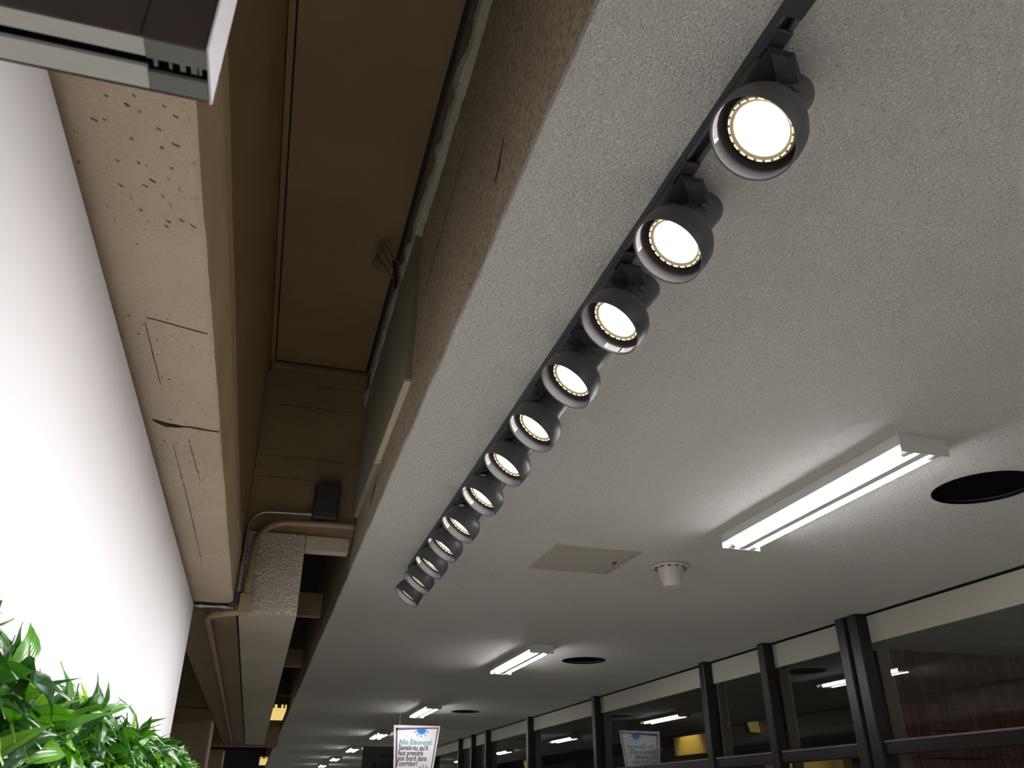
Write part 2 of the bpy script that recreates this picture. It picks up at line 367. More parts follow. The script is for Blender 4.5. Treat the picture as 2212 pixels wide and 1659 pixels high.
for k in range(26):
    x, y = random.uniform(-.37, -.225), random.uniform(1.1, 3.6); l = random.uniform(.0015, .006)
    crack(beam, [(x, y, zb), (x + l, y + random.uniform(-.003, .008), zb)], dn, random.uniform(.0008, .002), 'pit', M['pit'])

# white wall on the left, in panels
wall = struct('wall_left', MB().box(-.47, -.424, -6.0, 4.435, 0, C + .902), M['wall_edge'], 'wall carrying glossy white panels')
ys = [-6.0, -2.6, -.15, 2.30, 4.43]
for a, b in zip(ys, ys[1:]): obj('panel', MB().box(-.424, -.402, a + .0007, b - .0007, .02, C + .904, .0006), M['white_wall'], wall)
obj('end_edge', MB().box(-.43, -.4035, 4.43, 4.441, 0, C + .90), M['wall_edge'], wall)

# bulkhead beyond the coffer
bulk = struct('trim_5', MB().box(-.182, .112, 4.432, 15.1, C + .88, C + 1.308), M['soffit'], 'long cream bulkhead box with smooth underside')
obj('stucco_face', MB().box(-.2, .108, 4.418, 4.4325, C + .878, C + 1.312), M['stucco_tan'], bulk)
for k, y in enumerate((4.425, 6.0, 8.46, 10.9, 13.4, 15.9, 18.4)):
    struct('trim_%d' % (20 + k), MB().box(.1125, .345 if k == 0 else .318, y, y + .09, C + (1.236 if k == 0 else 1.2), C + (1.312 if k == 0 else 1.36)), M['soffit'] if k < 1 else M['slab'] if k in (1, 2) else M['dark_paint'], 'cross piece in the dark slot')  # lighter brown on the third piece stands in for its lit lower edge
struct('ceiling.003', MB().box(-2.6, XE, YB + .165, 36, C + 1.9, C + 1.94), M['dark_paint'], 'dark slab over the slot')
# brown slab, dark bay and columns left of the bulkhead
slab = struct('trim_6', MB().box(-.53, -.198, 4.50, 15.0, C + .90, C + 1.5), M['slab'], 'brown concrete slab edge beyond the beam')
crack(slab, [(-.40, 5.3, C + .8998), (-.30, 5.35, C + .8998)], dn, .002)
struct('trim_7', MB().box(-2.6, .33, 15.05, 15.4, C + .86, C + 1.9), M['endwall'], 'brown cross beam far away')
struct('trim_8', MB().box(-2.6, -.54, 9.95, 10.6, C + .952, C + 1.9), M['endwall'], 'brown cross beam above the nearer column')
struct('wall_side', MB().box(-2.7, -2.6, 4.45, 36, 0, C + 1.9), M['endwall'], 'brown side wall')
for y, x0, x1, zt in ((10.0, -1.0, -.50, .95), (16.0, -.78, -.53, .856)):
    struct('trim_%d' % (9 if y < 12 else 10), MB().box(x0, x1, y, y + .5, 0, C + zt, .02), M['endwall'], 'brown concrete column')
struct('wall_far', MB().box(-2.7, 9.0, 36, 36.1, 0, C + 2), M['room_paint'], 'far wall')
struct('wall_back', MB().box(-.6, 9.0, -6.1, -6.0, 0, C + 2.45), M['soffit'], 'wall behind the viewer')
struct('floor', MB().box(-2.7, 9.0, -6.1, 36.1, -.1, 0), M['floor'], 'floor')

# ------------------------------------------------------------------ glass partition on the right
part = thing('wall_right', 'x', 'x'); 
for k in ('label', 'category'): del part[k]
part['kind'] = 'structure'
posts = [(-.9, -.81), (2.0, 2.09), (4.60, 4.70), (4.735, 4.83), (5.74, 5.83), (6.72, 6.81), (9.385, 9.475), (11.99, 12.07), (14.42, 14.5), (15.45, 15.53), (16.5, 16.58), (19.2, 19.3), (22.0, 22.1), (25, 25.1), (28, 28.1), (31, 31.1)]
for k, (a, b) in enumerate(posts):
    if k == 1: continue
    p = obj('post', MB().box(3.742, 3.832, a, b, 0, CEIL - .002, .008), M['bronze'], part)
    if k not in (3,): obj('jamb', MB().box(3.85, 3.93, a - .03, a - .002, 0, C + .951), M['jamb'], p)
    if k in (7,): obj('edge_strip', MB().box(3.737, 3.742, b - .03, b - .004, 0, CEIL - .004), M['alu'], p)
obj('post_core', MB().box(3.76, 3.832, 4.70, 4.735, 0, CEIL - .002), M['bronze'], part)
obj('rail', MB().box(3.765, 3.85, -6, 36, C + .275, C + .345, .006), M['bronze'], part)
obj('rail_cap', MB().box(3.772, 3.90, -6, 36, C + .3455, C + .358, .002), M['jamb'], part)
bays = [(posts[0][1], posts[2][0])] + [(posts[k][1], posts[k + 1][0]) for k in range(3, len(posts) - 1)] + [(31.1, 36)] + [(-6, -.9)]
for a, b in bays:
    obj('header_panel', MB().box(3.826, 3.85, a + .002, b - .002, C + .952, CEIL - .016), M['header'], part)
    obj('glass_pane', MB().poly([(3.84, a, C + .36), (3.84, b, C + .36), (3.84, b, C + .953), (3.84, a, C + .953)]), M['glass'], part)
    obj('glass_pane', MB().poly([(3.84, a, 0.05), (3.84, b, 0.05), (3.84, b, C + .274), (3.84, a, C + .274)]), M['glass'], part)
obj('shadow_gap', MB().box(3.852, 3.87, -6, 36, CEIL - .05, CEIL), M['black_void'], part)

# room beyond the glass
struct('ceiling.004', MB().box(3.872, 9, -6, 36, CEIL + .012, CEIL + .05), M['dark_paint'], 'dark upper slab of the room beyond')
tl = bpy.data.objects['ceiling.004']
tile_me = MB().box(0, .598, 0, .598, 0, .012).mesh('ceiling_tile', M['tile'])
for i in range(7):
    for j in range(13): link('ceiling_tile', tile_me, tl, (3.88 + i * .604, -2.0 + j * .604, CEIL))
bw = struct('wall_rear', MB().box(4.845, 9.0, 5.735, 5.85, 0, CEIL - .001), M['crack'], 'stacked red brown brick wall behind the glass')
brick_me = MB().box(0, .064, 0, .035, 0, .198, .003).mesh('brick', M['brick'])
for i in range(34):
    for j in range(6): link('brick', brick_me, bw, (4.84 + i * .0725 , 5.702 + random.uniform(-.002, .002), CEIL - .204 - j * .203 + random.uniform(-.002, .002)))
struct('wall_outer', MB().box(8.9, 9.0, -6, 36, 0, CEIL), M['room_paint'], 'blue grey wall of the room beyond')
yw = struct('wall_yellow', MB().box(5.5, 5.6, 9.98, 10.9, C + .59, C + .815), M['yellow_paint'], 'yellow wall piece lit in the dark room')
struct('wall_amber', MB().box(5.5, 5.6, 7.35, 8.72, C - .2, C + .398), M['yellow_paint'], 'amber wall piece below the rail')
for loc, rot, en, sz, colr in (((5.15, 10.45, CEIL - .01), (0, math.radians(-38), 0), 9, 1.3, (1, .8, .35)), ((5.0, 8.0, CEIL - .01), (0, math.radians(-25), 0), 5, 1.0, (1, .8, .4))):  # unseen spots added above the glass to brighten the yellow and amber pieces
    l = bpy.data.lights.new('wall_washer', 'SPOT'); l.energy = en; l.color = colr; l.spot_size = sz; l.spot_blend = .6; l.shadow_soft_size = .04
    o = bpy.data.objects.new('wall_washer', l); COL.objects.link(o); o.location = loc; o.rotation_euler = rot
l = bpy.data.lights.new('room_ceiling_light', 'AREA'); l.energy = 16; l.shape = 'RECTANGLE'; l.size = 1.2; l.size_y = .3; l.color = (1, .95, .88)  # added unseen fill lamp that brightens the brick wall
o = bpy.data.objects.new('room_ceiling_light', l); COL.objects.link(o); o.location = (6.4, -1.2, CEIL - .02)

# ------------------------------------------------------------------ fluorescent lights
def batten_meshes():
    W, L, Hh = .2, 1.222, .066
    d = {}
    # housing: shallow channel with sloping skirts, hollow below, ridge in the middle
    prof = [(-.1, 0), (-.1, -.040), (-.097, -.040), (-.094, -.012), (-.030, -.016), (-.018, -.0625), (.018, -.0625), (.030, -.016), (.094, -.012), (.097, -.040), (.1, -.040), (.1, 0)]
    d['housing'] = MB().prism([(x, .004, z - .001) for x, z in prof], (0, L - .008, 0)).mesh('housing', M['white_metal'])
    d['end_plate'] = [MB().box(-.101, .101, y, y + .004, -Hh, -.0005, .0006).mesh('end_plate', M['white_metal']) for y in (0, L - .004)]
    d['tube'] = [MB().tube([(x, .045, -.052), (x, L - .045, -.052)], .0135, 16).mesh('tube', M['tube'], True) for x in (-.055, .055)]
    d['socket'] = [MB().box(x - .014, x + .014, y, y + .018, -.064, -.014, .003).tube([(x, y + (.018 if y < .5 else 0), -.052), (x, y + (.042 if y < .5 else -.024), -.052)], .0138, 14).mesh('socket', M['white_metal']) for x in (-.055, .055) for y in (.006, L - .024)]
    return d
BM = batten_meshes()
ords = ['largest fluorescent light with two bare tubes, nearest on the right of the ceiling', 'second fluorescent light, left of the second round opening',
        'third fluorescent light, just above the white poster', 'fourth fluorescent light, behind the hanging rod of the grey sign',
        'fifth fluorescent light in the row, upper left of the grey sign', 'sixth fluorescent light in the row, far away', 'seventh fluorescent light in the row, at the bottom of the picture', 'eighth and farthest fluorescent light of the row']
ords.append('fluorescent light behind the viewer, out of the picture')
ords += ['fluorescent light behind the viewer near the coffer', 'fluorescent light behind the viewer near the glass', 'rearmost fluorescent light behind the viewer']  # these battens off the main row are added, unseen, to brighten the near ceiling
for k, (fx, y) in enumerate([(2.092, q) for q in (2.052, 6.32, 10.69, 15.0, 19.3, 23.6, 27.9, 32.2, -2.25)] + [(1.0, -1.9), (3.1, -1.9), (1.0, -4.2)]):
    t = thing('fluorescent_light', ords[k], 'light', (fx, y, CEIL), 'fluorescent lights along the ceiling')
    link('housing', BM['housing'], t)
    for nme in ('end_plate', 'tube', 'socket'):
        for me in BM[nme]: link(nme, me, t)

# ------------------------------------------------------------------ track and track lamps
TX, TZ = .672, CEIL
tr = thing('light_track', 'black lighting track on the white ceiling carrying twelve spotlights', 'track', (TX, 0, TZ))
pr = [(-.0175, 0), (-.0175, -.020), (-.0165, -.020), (-.0075, -.020), (-.0075, -.008), (.0075, -.008), (.0075, -.020), (.0175, -.020), (.0175, 0)]
obj('rail', MB().prism([(x, .2, z - .0002) for x, z in pr], (0, 4.02, 0)), M['black_metal'], tr)
for x in (-.0125, .0125): obj('conductor_strip', MB().box(x - .0028, x + .0028, .2, 4.215, -.0212, -.0198), M['rail_inner'], tr)
obj('end_cap', MB().box(-.0185, .0185, 4.2201, 4.235, -.0215, -.0002, .002), M['black_metal'], tr)
obj('joiner', MB().box(-.0185, .0185, .64, .70, -.0225, -.0195, .001), M['black_metal'], tr)

# lamp geometry in local coordinates: origin on the ceiling above the lamp's adapter
AIM = Vector((-.603, 0, -.798)); RC = Vector((-.019, 0, -.170))
zax = -AIM; xax = Vector((0, 1, 0)); yax = zax.cross(xax)
LM = Matrix(((xax.x, yax.x, zax.x, RC.x), (xax.y, yax.y, zax.y, RC.y), (xax.z, yax.z, zax.z, RC.z), (0, 0, 0, 1)))   # +z = from rim towards the back
R = .0765
LZ = .034
hood_prof = [(R - .0035, 0.0), (R - .0005, -.0012), (R, .001), (R + .001, .030), (R - .001, .050), (R - .006, .062), (R - .017, .074), (R - .031, .082), (.040, .086), (.042, .088),
             (.040, .085), (R - .034, .079), (R - .020, .070), (R - .009, .059), (R - .0045, .048), (R - .0035, .028), (R - .0035, 0.0)]
body_prof = [(.0415, .084), (.0415, .096), (.039, .098), (.0385, .166), (.0365, .175), (.030, .181), (0, .182)]
H = {}
H['hood'] = MB().lathe(hood_prof, 56, LM).mesh('hood', M['black_plastic'], True)
H['body'] = MB().lathe(body_prof, 40, LM).mesh('body', M['black_plastic'], True)
H['lens'] = MB().lathe([(.0, LZ - .001), (.03, LZ), (.046, LZ + .003), (.047, LZ + .006)], 48, LM).mesh('lens', M['lens'], True)
H['lens_ring'] = MB().lathe([(.047, LZ + .006), (.049, LZ), (.055, LZ - .003), (.0605, LZ + .001), (.061, LZ + .008), (.0608, .060), (.045, .076), (.0, .078)], 56, LM).mesh('lens_ring', M['gold'], True)
mbl = MB()
for k in range(22):
    a = 2 * math.pi * k / 22; rot = Matrix.Rotation(a, 4, 'Z')
    p = [LM @ rot @ Vector(q) for q in ((.0543, -.0052, LZ - .003), (.0569, -.0052, LZ - .003), (.0569, .0052, LZ - .003), (.0543, .0052, LZ - .003))]
    mbl.prism(p, LM.to_3x3() @ Vector((0, 0, -.0012)))
H['led_cells'] = mbl.mesh('led_cells', M['led'])
mba = MB().box(-.0165, .0165, -.105, -.045, -.030, -.0222, .002).box(-.0155, .0155, -.045, .05, -.036, -.0222, .003)
mba.prism([(-.0165, -.05, -.0222), (.0165, -.05, -.0222), (.0, -.018, -.0222)], (0, 0, -.0165))
H['adapter'] = mba.mesh('adapter', M['black_metal'])
H['stem'] = MB().tube([(.0, 0, -.033), (.0, 0, -.046)], .011, 16).mesh('stem', M['black_metal'], True)
pv = RC + zax * .122                                   # pivot on the body axis
myk = MB()
myk.prism([(-.012, -.078, -.037), (.034, -.078, -.037), (.034, .060, -.037), (-.012, .060, -.037)], (0, 0, -.003))
for s_, yt, yb in ((-1, -.078, -.033), (1, .060, .033)):
    q = [(-.012, yt, -.037), (.034, yt, -.037), (pv.x + .026, yb, pv.z + .024), (pv.x + .012, yb, pv.z + .004), (pv.x - .020, yb, pv.z + .004), (pv.x - .028, yb, pv.z + .020)]
    myk.prism(q, (0, -s_ * .003, 0))
H['yoke'] = myk.mesh('yoke', M['black_metal'])
KN = [MB().tube([(pv.x, q * .036, pv.z), (pv.x, q * .043, pv.z)], .008, 18).mesh('knob', M['black_plastic'], True) for q in (-1, 1)]
def sticker(a0, a1, z0=.004, z1=.020):
    mb, n, r = MB(), 10, R - .0042; A, B = [], []
    for k in range(n + 1):
        a = a0 + (a1 - a0) * k / n
        A.append(mb.bm.verts.new(LM @ Vector((r * math.cos(a), r * math.sin(a), z0)))); B.append(mb.bm.verts.new(LM @ Vector((r * math.cos(a), r * math.sin(a), z1))))
    for k in range(n): mb.bm.faces.new((A[k], A[k + 1], B[k + 1], B[k]))
    return mb.mesh('sticker', M['sticker'])
def print_lines(a0, a1):
    mb, r = MB(), R - .0046
    for z in (.008, .012, .016):
        n = 7
        for k in range(n):
            b0 = a0 + (a1 - a0) * (k + .15) / n; b1 = a0 + (a1 - a0) * (k + .85) / n
            mb.poly([LM @ Vector((r * math.cos(q), r * math.sin(q), zz)) for q, zz in ((b0, z), (b1, z), (b1, z + .0016), (b0, z + .0016))])
    return mb.mesh('print', M['ink'])
D = math.radians
st_left = [(D(40), D(95))]; 
STK = {0: st_left, 1: st_left, 2: [(D(-42), D(-12)), (D(-75), D(-47)), (D(-100), D(-82))], 4: [(D(32), D(80)), (D(84), D(100))], 5: st_left, 6: [(D(10), D(62)), (D(68), D(90))], 7: [(D(28), D(88))], 8: [(D(60), D(84))], 9: st_left}
YK = [.825, 1.140, 1.440, 1.740, 2.050, 2.350, 2.675, 3.025, 3.325, 3.625, 3.940, 4.245]
od = ['first and nearest', 'second', 'third', 'fourth', 'fifth', 'sixth', 'seventh', 'eighth', 'ninth', 'tenth', 'eleventh', 'twelfth and farthest']
ex = [', its round glowing lens facing us', ' from the near end, one sticker inside its left rim', ', three white stickers along its lower rim', ' from the near end, no sticker inside its hood', ' from the near end, sticker inside its left rim',
      ' from the near end, half of its lens hidden', ' from the near end, two stickers inside its rim', ' from the near end, thin sliver of lens showing', ' from the near end, tiny sticker at left rim', ' from the near end, narrow glow above a sticker', ' from the near end, lens almost hidden', ', at the end of the track']
sl = bpy.data.lights.new('track_lamp_beam', 'SPOT'); sl.energy = SPOT_W; sl.spot_size = math.radians(106); sl.spot_blend = 1.0; sl.shadow_soft_size = .03; sl.color = (1.0, .965, .96)
for k, y in enumerate(YK):
    t = thing('track_spotlight', od[k] + ' black track spotlight' + ex[k], 'spotlight', (TX, y, TZ), 'spotlights on the ceiling track')
    for me in KN: link('knob', me, t)
    for nme in ('adapter', 'stem', 'yoke', 'hood', 'body', 'lens', 'lens_ring', 'led_cells'): link(nme, H[nme], t)
    for a0, a1 in STK.get(k, []):
        s = link('sticker', sticker(a0, a1), t); s['label'] = 'white printed sticker'
        link('print', print_lines(a0 + .08, a1 - .08), s)
    o = bpy.data.objects.new('track_lamp_beam', sl); COL.objects.link(o); o.parent = t
    o.matrix_local = Matrix.Translation(RC + zax * .028) @ LM.to_3x3().to_4x4()

# ------------------------------------------------------------------ access panel, sensor
ap = thing('access_panel', 'square beige access panel set flat into the white ceiling', 'panel', (1.52, 3.862, CEIL))
mf = MB()
for a in ((-.23, .23, -.235, -.212), (-.23, .23, .212, .235), (-.23, -.207, -.212, .212), (.207, .23, -.212, .212)): mf.box(*a, -.006, -.0002, .001)
obj('frame', mf, M['beige'], ap)
obj('door', MB().box(-.205, .205, -.21, .21, -.004, -.0002), M['beige'], ap)
obj('latch', MB().box(.170, .182, -.02, .03, -.008, -.004, .001), M['dark_box'], ap)
sn = thing('ceiling_sensor', 'cream cone shaped ceiling sensor to the right of the access panel', 'sensor', (2.01, 3.85, CEIL))
obj('base', MB().lathe([(.0, -.0003), (.093, -.0003), (.097, -.008), (.094, -.015), (.060, -.019), (0, -.019)], 48), M['cream_plastic'], sn, smooth=True)
obj('cone', MB().lathe([(.069, -.018), (.066, -.032), (.048, -.108), (.043, -.114), (.0, -.115)], 40), M['cream_plastic'], sn, smooth=True)
ms = MB()
for k in range(12):
    a = k * math.pi / 6; c, s_ = math.cos(a), math.sin(a)
    ms.prism([(.072 * c - .008 * s_, .072 * s_ + .008 * c, -.0165), (.088 * c - .008 * s_, .088 * s_ + .008 * c, -.0150), (.088 * c + .008 * s_, .088 * s_ - .008 * c, -.0150), (.072 * c + .008 * s_, .072 * s_ - .008 * c, -.0165)], (0, 0, -.0035))
obj('vent_slots', ms, M['dark_box'], sn)

# ------------------------------------------------------------------ box, conduit, pipe at the coffer end
jb = thing('junction_box', 'dark grey box on the brown end wall above the tan pipe', 'box', (.195, YB - .001, C + 1.505))
obj('body', MB().box(-.068, .072, -.075, 0, -.108, .10, .012), M['dark_box'], jb)
obj('cover', MB().box(-.062, .066, -.081, -.0752, -.085, .093, .006), M['dark_box'], jb)
obj('screw', MB().tube([(.05, -.081, -.02), (.05, -.0835, -.02)], .004, 10), M['black_metal'], jb)
cp = bend([(.124, 4.395, C + 1.425), (-.195, 4.395, C + 1.417), (-.197, 4.395, C + 1.02)], .11, 10)
cd = thing('metal_conduit', 'thin metal conduit bending from the dark box down the corner', 'conduit', (0, 0, 0))
obj('run', MB().tube(cp, .0085, 12), M['steel'], cd, smooth=True)
obj('connector', MB().tube([(.126, 4.395, C + 1.425), (.10, 4.395, C + 1.4245)], .012, 12), M['steel'], cd)
obj('sleeve', MB().tube([(-.196, 4.395, C + 1.13), (-.197, 4.395, C + 1.0)], .0135, 12), M['steel'], cd)
obj('coupling', MB().tube([(-.197, 4.395, C + 1.005), (-.197, 4.395, C + .975)], .018, 12), M['steel'], cd)
obj('elbow_box', MB().box(-.228, -.188, 4.414 - .04, 4.41, C + .905, C + .975, .004), M['dark_box'], cd)
sc = thing('steel_conduit', 'short bright steel conduit running from the corner to the white wall', 'conduit')
obj('run', MB().tube([(-.21, 4.462, C + .912), (-.40, 4.462, C + .912)], .0105, 14), M['steel'], sc, smooth=True)
for x in (-.245, -.36): obj('coupling', MB().tube([(x, 4.462, C + .912), (x - .02, 4.462, C + .912)], .0145, 12), M['steel'], sc)
tp = thing('tan_pipe', 'tan painted pipe bending across the end wall and on below the slab', 'pipe')
obj('run', MB().tube(bend([(.362, 4.385, C + 1.375), (-.145, 4.385, C + 1.362), (-.152, 4.385, C + .97)], .17, 14), .0185, 16), M['pipe'], tp, smooth=True)
obj('fitting', MB().box(-.185, -.125, 4.372, 4.415, C + .862, C + .975, .012), M['pipe'], tp)
obj('fitting_cover', MB().box(-.181, -.131, 4.366, 4.3715, C + .868, C + .968, .002), M['pipe'], tp)
obj('lower_run', MB().tube(bend([(-.17, 4.395, C + .877), (-.334, 4.46, C + .862), (-.378, 14.5, C + .862)], .09, 10), .017, 14), M['pipe'], tp, smooth=True)
obj('collar', MB().tube([(-.3345, 4.9, C + .862), (-.3348, 4.97, C + .862)], .021, 14), M['pipe'], tp)
ww = thing('loose_wire', 'thin grey wire from the dark box to the concrete face', 'wire')
obj('strand', MB().tube(bend([(.266, 4.42, C + 1.425), (.30, 4.41, C + 1.428), (.335, 4.40, C + 1.395), (.366, 4.39, C + 1.392)], .02), .003, 8), M['wire'], ww, smooth=True)
rw = thing('wire_bundle', 'bundle of curled wires sticking out above the mounted board', 'wires')
for k in range(3):
    pts = [(XE + .01, 3.04 + .03 * k, C + 2.22)] + [(XE - .03 - .025 * q - .01 * k, 3.06 + .03 * k + .015 * math.sin(q * 1.3 + k), C + 2.24 + .032 * q - .02 * k) for q in range(4)] + [(XE - .12 - .01 * k, 3.12 + .03 * k, C + 2.30), (XE - .10, 3.16 + .03 * k, C + 2.285)]
    obj('strand', MB().tube(bend(pts, .02, 5), .005, 8), M['wire'], rw, smooth=True)
obj('red_strand', MB().tube(bend([(XE - .024, 3.12, C + 2.13), (XE - .035, 3.10, C + 2.2), (XE - .05, 3.08, C + 2.26)], .03), .009, 8), M['red_wire'], rw, smooth=True)

# ------------------------------------------------------------------ projecting wall sign close to the viewer
Q = .62
sg = thing('projecting_sign', 'box sign projecting from the white wall, top left corner, dark face', 'sign', (-.0967 - .2465 * Q, .70 * Q, C + .763 * Q))
sg.scale = (Q, Q, Q)
obj('front_face', MB().box(-.24, .172, 0, .004, .0005, .30), M['sign_dark'], sg)
obj('front_cap_face', MB().box(.1735, .2425, .001, .004, .0005, .30), M['sign_dark'], sg)
obj('rear_face', MB().box(-.24, .2425, .080, .084, .0005, .30), M['sign_dark'], sg)
ml = MB().box(-.24, .176, .0045, .030, 0, .006, .0006).box(-.24, .176, .046, .0795, 0, .006, .0006)
obj('bottom_strip', ml, M['alu'], sg)
obj('bottom_cap', MB().box(.1765, .243, .0045, .032, 0, .006, .0006).box(.1765, .243, .052, .0795, 0, .006, .0006), M['cap_grey'], sg)
obj('groove', MB().box(-.24, .243, .030, .052, .010, .014), M['black_void'], sg)
for k, x in enumerate((.183, .200, .212, .224, .233)): obj('tooth', MB().box(x, x + (.004, .003, .006, .007, .003)[k], .031, .046, .004, .010), M['cap_grey'], sg)
obj('end_plate', MB().box(.2435, .2465, -.001, .085, -.001, .30, .001), M['edge_white'], sg)
obj('top_plate', MB().box(-.24, .243, .0, .084, .3005, .305), M['alu'], sg)

# ------------------------------------------------------------------ posters
def text_mesh(s, size, m, name='lettering', width=None, bold=1):
    cu = bpy.data.curves.new('t', 'FONT'); cu.body = s; cu.size = size; cu.extrude = .0004; cu.offset = .0022 * bold; cu.resolution_u = 3
    o = bpy.data.objects.new('t', cu); COL.objects.link(o); bpy.context.view_layer.update()
    me = bpy.data.meshes.new_from_object(o.evaluated_get(bpy.context.evaluated_depsgraph_get()))
    bpy.data.objects.remove(o); bpy.data.curves.remove(cu)
    me.name = name; me.materials.clear(); me.materials.append(m)
    xs = [v.co.x for v in me.vertices]
    k = width / (max(xs) - min(xs)) if width else 1
    for v in me.vertices: v.co = Vector((v.co.x * k, -v.co.z, v.co.y))
    return me
PY = 12.1
po = thing('hanging_poster', 'white tapered poster with a purple frame hanging from the ceiling', 'poster', (1.808, PY, C + .992))
def px(t, z): return -.057 * z + t * (.66 + .196 * z)
ZL = -.75
obj('board', MB().prism([(0, 0, 0), (.66, 0, 0), (px(1, ZL), 0, ZL), (px(0, ZL), 0, ZL)], (0, .006, 0)), M['paper'], po)
def strip(t0, z0, t1, z1, w0, w1, m, name):           # quad on the poster face between two points of its tapered frame
    return obj(name, MB().prism([(px(t0, z0), -.0012, z0), (px(t1, z1), -.0012, z1), (px(t1 + w1[0], z1), -.0012, z1 + w1[1]), (px(t0 + w0[0], z0), -.0012, z0 + w0[1])], (0, .001, 0)), m, po)
strip(.045, -.035, .045, ZL + .03, (.035, 0), (.035, 0), M['purple'], 'frame_line')
strip(.945, -.018, .935, ZL + .03, (.022, 0), (.022, 0), M['navy'], 'frame_line')
strip(.045, -.035, .965, -.018, (.0, -.032), (0, -.016), M['purple'], 'frame_line')
def virus(cx, cz, r, half, m1, m2):
    v = link('virus_drawing', None, po, (cx, -.002, cz))
    a = [math.pi * (1 + k / 20) for k in range(21)] if half else [2 * math.pi * k / 32 for k in range(32)]
    obj('outer_disc', MB().prism([(r * math.cos(q), 0, r * math.sin(q)) for q in a], (0, .0008, 0)), m2, v)
    obj('inner_disc', MB().prism([(.78 * r * math.cos(q), -.0006, .78 * r * math.sin(q)) for q in a], (0, .0006, 0)), m1, v)
    for q in ([math.pi * f for f in (1.12, 1.3, 1.5, 1.7, 1.88)] if half else [2 * math.pi * k / 8 for k in range(8)]):
        c, s = math.cos(q), math.sin(q); n = (-s, c)
        obj('spike', MB().prism([((r + d) * c + e * n[0], 0, (r + d) * s + e * n[1]) for d, e in ((0, -.005), (.026, -.005), (.026, -.018), (.034, -.018), (.034, .018), (.026, .018), (.026, .005), (0, .005))], (0, .0008, 0)), M['teal'], v)
virus(.395, -.046, .072, True, M['blue'], M['cyan'])
virus(.44, -.575, .042, False, M['teal'], M['cyan'])
for s, x, z, wd, m in (('Allo Éléonore!', .085, -.245, .468, 'teal'), ("Savais-tu qu'il", .085, -.315, .41, 'navy'), ('faut prendre', .08, -.383, .352, 'navy'), ('son bord dans', .077, -.449, .405, 'navy'), ("l'corridor?", .073, -.515, .285, 'navy')):
    link('lettering', text_mesh(s, .09, M[m], width=wd), po, (x, -.0015, z))
for x in (.08, .58): obj('hanging_wire', MB().tube([(x, .003, 0), (x, .003, .147)], .0012, 6), M['steel'], po)
hs = thing('hanging_sign', 'dark grey direction sign behind the white poster, hung on a rod', 'sign', (1.63, 14.0, C + .82))
obj('board', MB().box(0, .86, 0, .05, -.9, 0, .004), M['sign_grey'], hs)
obj('rod', MB().tube([(.196, .025, 0), (.196, .025, .319)], .009, 8), M['alu'], hs)
obj('rod', MB().tube([(.70, .025, 0), (.70, .025, .319)], .009, 8), M['alu'], hs)
obj('top_edge', MB().box(-.002, .862, -.002, .052, .0005, .012), M['cap_grey'], hs)
for s, x, z in (('Cafétéria', .27, -.16), ('Les Pas', .26, -.29), ('Salle', .26, -.38)):
    link('lettering', text_mesh(s, .085, M['sign_ink']), hs, (x, -.001, z))
obj('pictogram', MB().box(.165, .225, -.0015, .001, -.295, -.235).box(.185, .205, -.0025, -.0012, -.28, -.25), M['sign_ink'], hs)

# amber lit boxes in the dark slot
for k, (y, z) in enumerate(((12.0, 1.005), (24.0, .92))):
    t = thing('amber_light_box', ('yellow lit box hanging in the dark slot beside the bulkhead', 'small farthest yellow lit box low in the dark slot')[k], 'light', (.115, y, C + z), 'yellow lit boxes in the slot')
    obj('housing', MB().box(0, .215, .012, .10, 0, .20, .004), M['dark_box'], t)
    obj('lit_panel', MB().prism([(.002, 0, .002), (.17, 0, .002), (.205, 0, .125), (.012, 0, .125)], (0, .012, 0)), M['amber_light'], t)
    obj('upper_panel', MB().prism([(.012, .003, .128), (.206, .003, .128), (.206, .003, .198), (.012, .003, .198)], (0, .009, 0)), M['amber_light'], t)
    for x in (.03, .085, .165): obj('bracket', MB().box(x, x + (.02 if x != .085 else .05), -.002, .003, .155, .198), M['dark_box'], t)
    obj('rod', MB().tube([(.10, .05, .2), (.10, .05, 1.9 - z)], .008, 8), M['dark_box'], t)

# ------------------------------------------------------------------ plant wall
pw = thing('plant_wall', 'lush green plant wall of glossy pointed leaves below the white panels', 'plants', (-.4, 0, C))
obj('planter_panel', MB().box(0.0005, .055, .35, 4.36, -.22, .10, .01), M['planter'], pw)
def leaf_geo(L, W, droop, fold, twist, n=7):
    V, F, UV = [], [], []
    for i in range(n + 1):
        t = i / n
        wv = W * (math.sin(math.pi * min(1, t * 1.02 + .03)) ** .85) * (1 - .35 * t) * 1.2 if t < 1 else 0.0004
        wv = max(wv, .0012)
        ang = droop * t * t
        y = L * (t - droop * droop * t ** 3 / 6); z = -L * droop * t * t * .5
        tw = twist * t
        for j, u in enumerate((-1, -.5, 0, .5, 1)):
            x = u * wv * .5; h = abs(u) * fold * wv * .5
            V.append((x * math.cos(tw) - h * math.sin(tw), y, z + x * math.sin(tw) + h * math.cos(tw) + .0025 * math.sin(t * 9 + u * 3) * abs(u))); UV.append((j / 4, t))
    for i in range(n):
        for j in range(4): a = i * 5 + j; F.append((a, a + 1, a + 6, a + 5))
    return V, F, UV
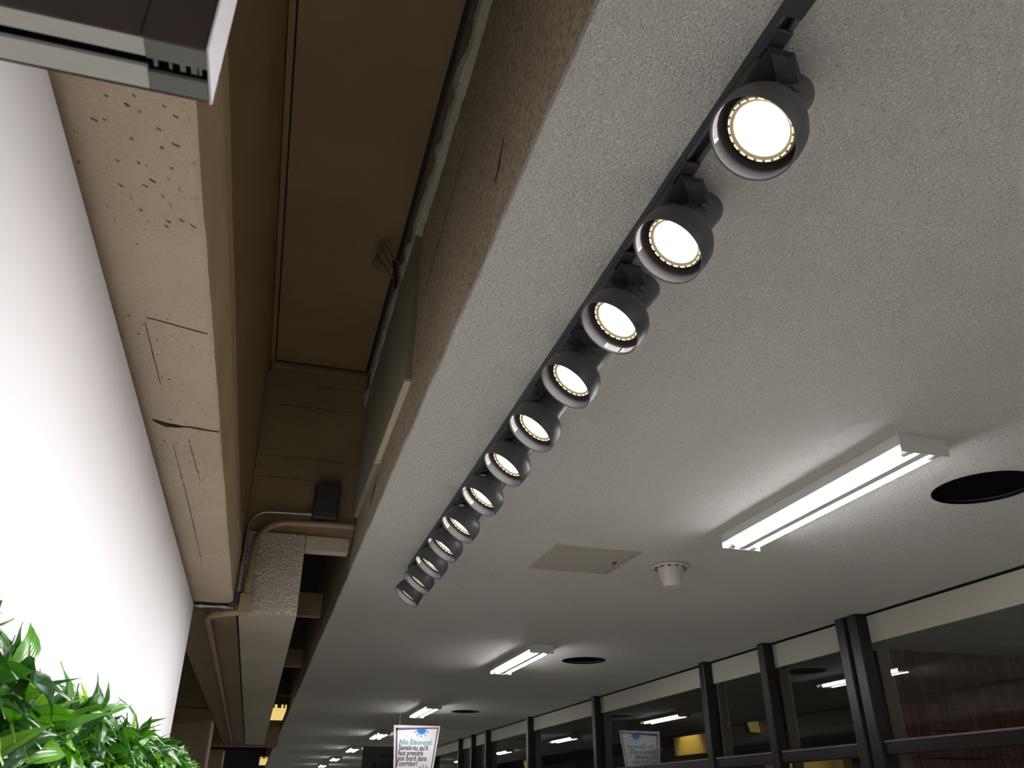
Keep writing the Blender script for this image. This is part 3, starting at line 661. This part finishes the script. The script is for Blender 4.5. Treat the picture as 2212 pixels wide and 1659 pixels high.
def leaf_into(me_name, geos):                        # geos: list of (V, F, UV, matrix, tint)
    V, F, U, T = [], [], [], []
    for v, f, uv, mt, tint in geos:
        b = len(V); V += [tuple(mt @ Vector(p)) for p in v]; F += [tuple(b + i for i in q) for q in f]; U += uv; T += [tint] * len(v)
    me = bpy.data.meshes.new(me_name); me.from_pydata(V, [], F); me.materials.append(M['leaf'])
    ul = me.uv_layers.new(name='UVMap'); li = [0] * len(me.loops); me.loops.foreach_get('vertex_index', li)
    ul.data.foreach_set('uv', [c for i in li for c in U[i]])
    at = me.attributes.new('tint', 'FLOAT', 'POINT'); at.data.foreach_set('value', T)
    me.polygons.foreach_set('use_smooth', [True] * len(F)); me.update(); return me
VAR = [leaf_geo(random.uniform(.080, .120), random.uniform(.026, .036), random.uniform(.35, 1.0), random.uniform(.25, .6), random.uniform(-.5, .5)) for _ in range(10)]
I4 = Matrix.Identity(4)
LEAF_ME = [leaf_into('leaf', [(*g, I4, random.random() * .75)]) for g in VAR]
def rosette(n, first=0.0):
    ax = Vector((random.uniform(.6, .95), random.uniform(-.3, .3), random.uniform(.25, .75))).normalized()
    e1 = ax.orthogonal().normalized(); e2 = ax.cross(e1); out = []
    for k in range(n):
        a = first + k * 2.4; sp = math.radians(18 + 58 * (k + .5) / n + random.uniform(-9, 9))
        d = ax * math.cos(sp) + (e1 * math.cos(a) + e2 * math.sin(a)) * math.sin(sp)
        nr = (ax - d * ax.dot(d)).normalized()
        if nr.z < -.2 and random.random() < .6: nr = -nr
        x = d.cross(nr)
        s = random.uniform(.75, 1.1) * (0.72 + .28 * (k + 1) / n)
        m = Matrix(((x.x, d.x, nr.x, 0), (x.y, d.y, nr.y, 0), (x.z, d.z, nr.z, 0), (0, 0, 0, 1)))
        out.append(m @ Matrix.Diagonal((s, s, s, 1)))
    return ax, out
near = 0; far = []
for r, z in enumerate((.10, .05, 0.0, -.05, -.10, -.15)):
    y = .42 + (.05 if r % 2 else 0)
    while y < 4.3:
        base = Vector((.055 + random.uniform(0, .02), y + random.uniform(-.02, .02), z + random.uniform(-.02, .02)))
        isnear = r < 4 and .80 < y < 1.5 and near < 290
        n = 10 if isnear else (12 if r < 5 else 10)
        ax, ms_ = rosette(n, random.uniform(0, 6))
        reach = random.uniform(.03, .075)
        if isnear:
            pl = link('plant', MB().tube([(0, 0, 0), ax * reach * .5, ax * reach], [.006, .005, .003], 6).mesh('plant', M['stem'], True), pw, base)
            for m in ms_:
                lf = link('leaf', random.choice(LEAF_ME), pl); lf.matrix_local = Matrix.Translation(ax * reach * random.uniform(.4, 1)) @ m; near += 1
        else:
            for m in ms_: far.append((*random.choice(VAR), Matrix.Translation(base + ax * reach * random.uniform(.4, 1)) @ m, random.random()))
        y += .08 if r < 5 else .11
fo = link('foliage', leaf_into('foliage', far), pw); fo['kind'] = 'stuff'
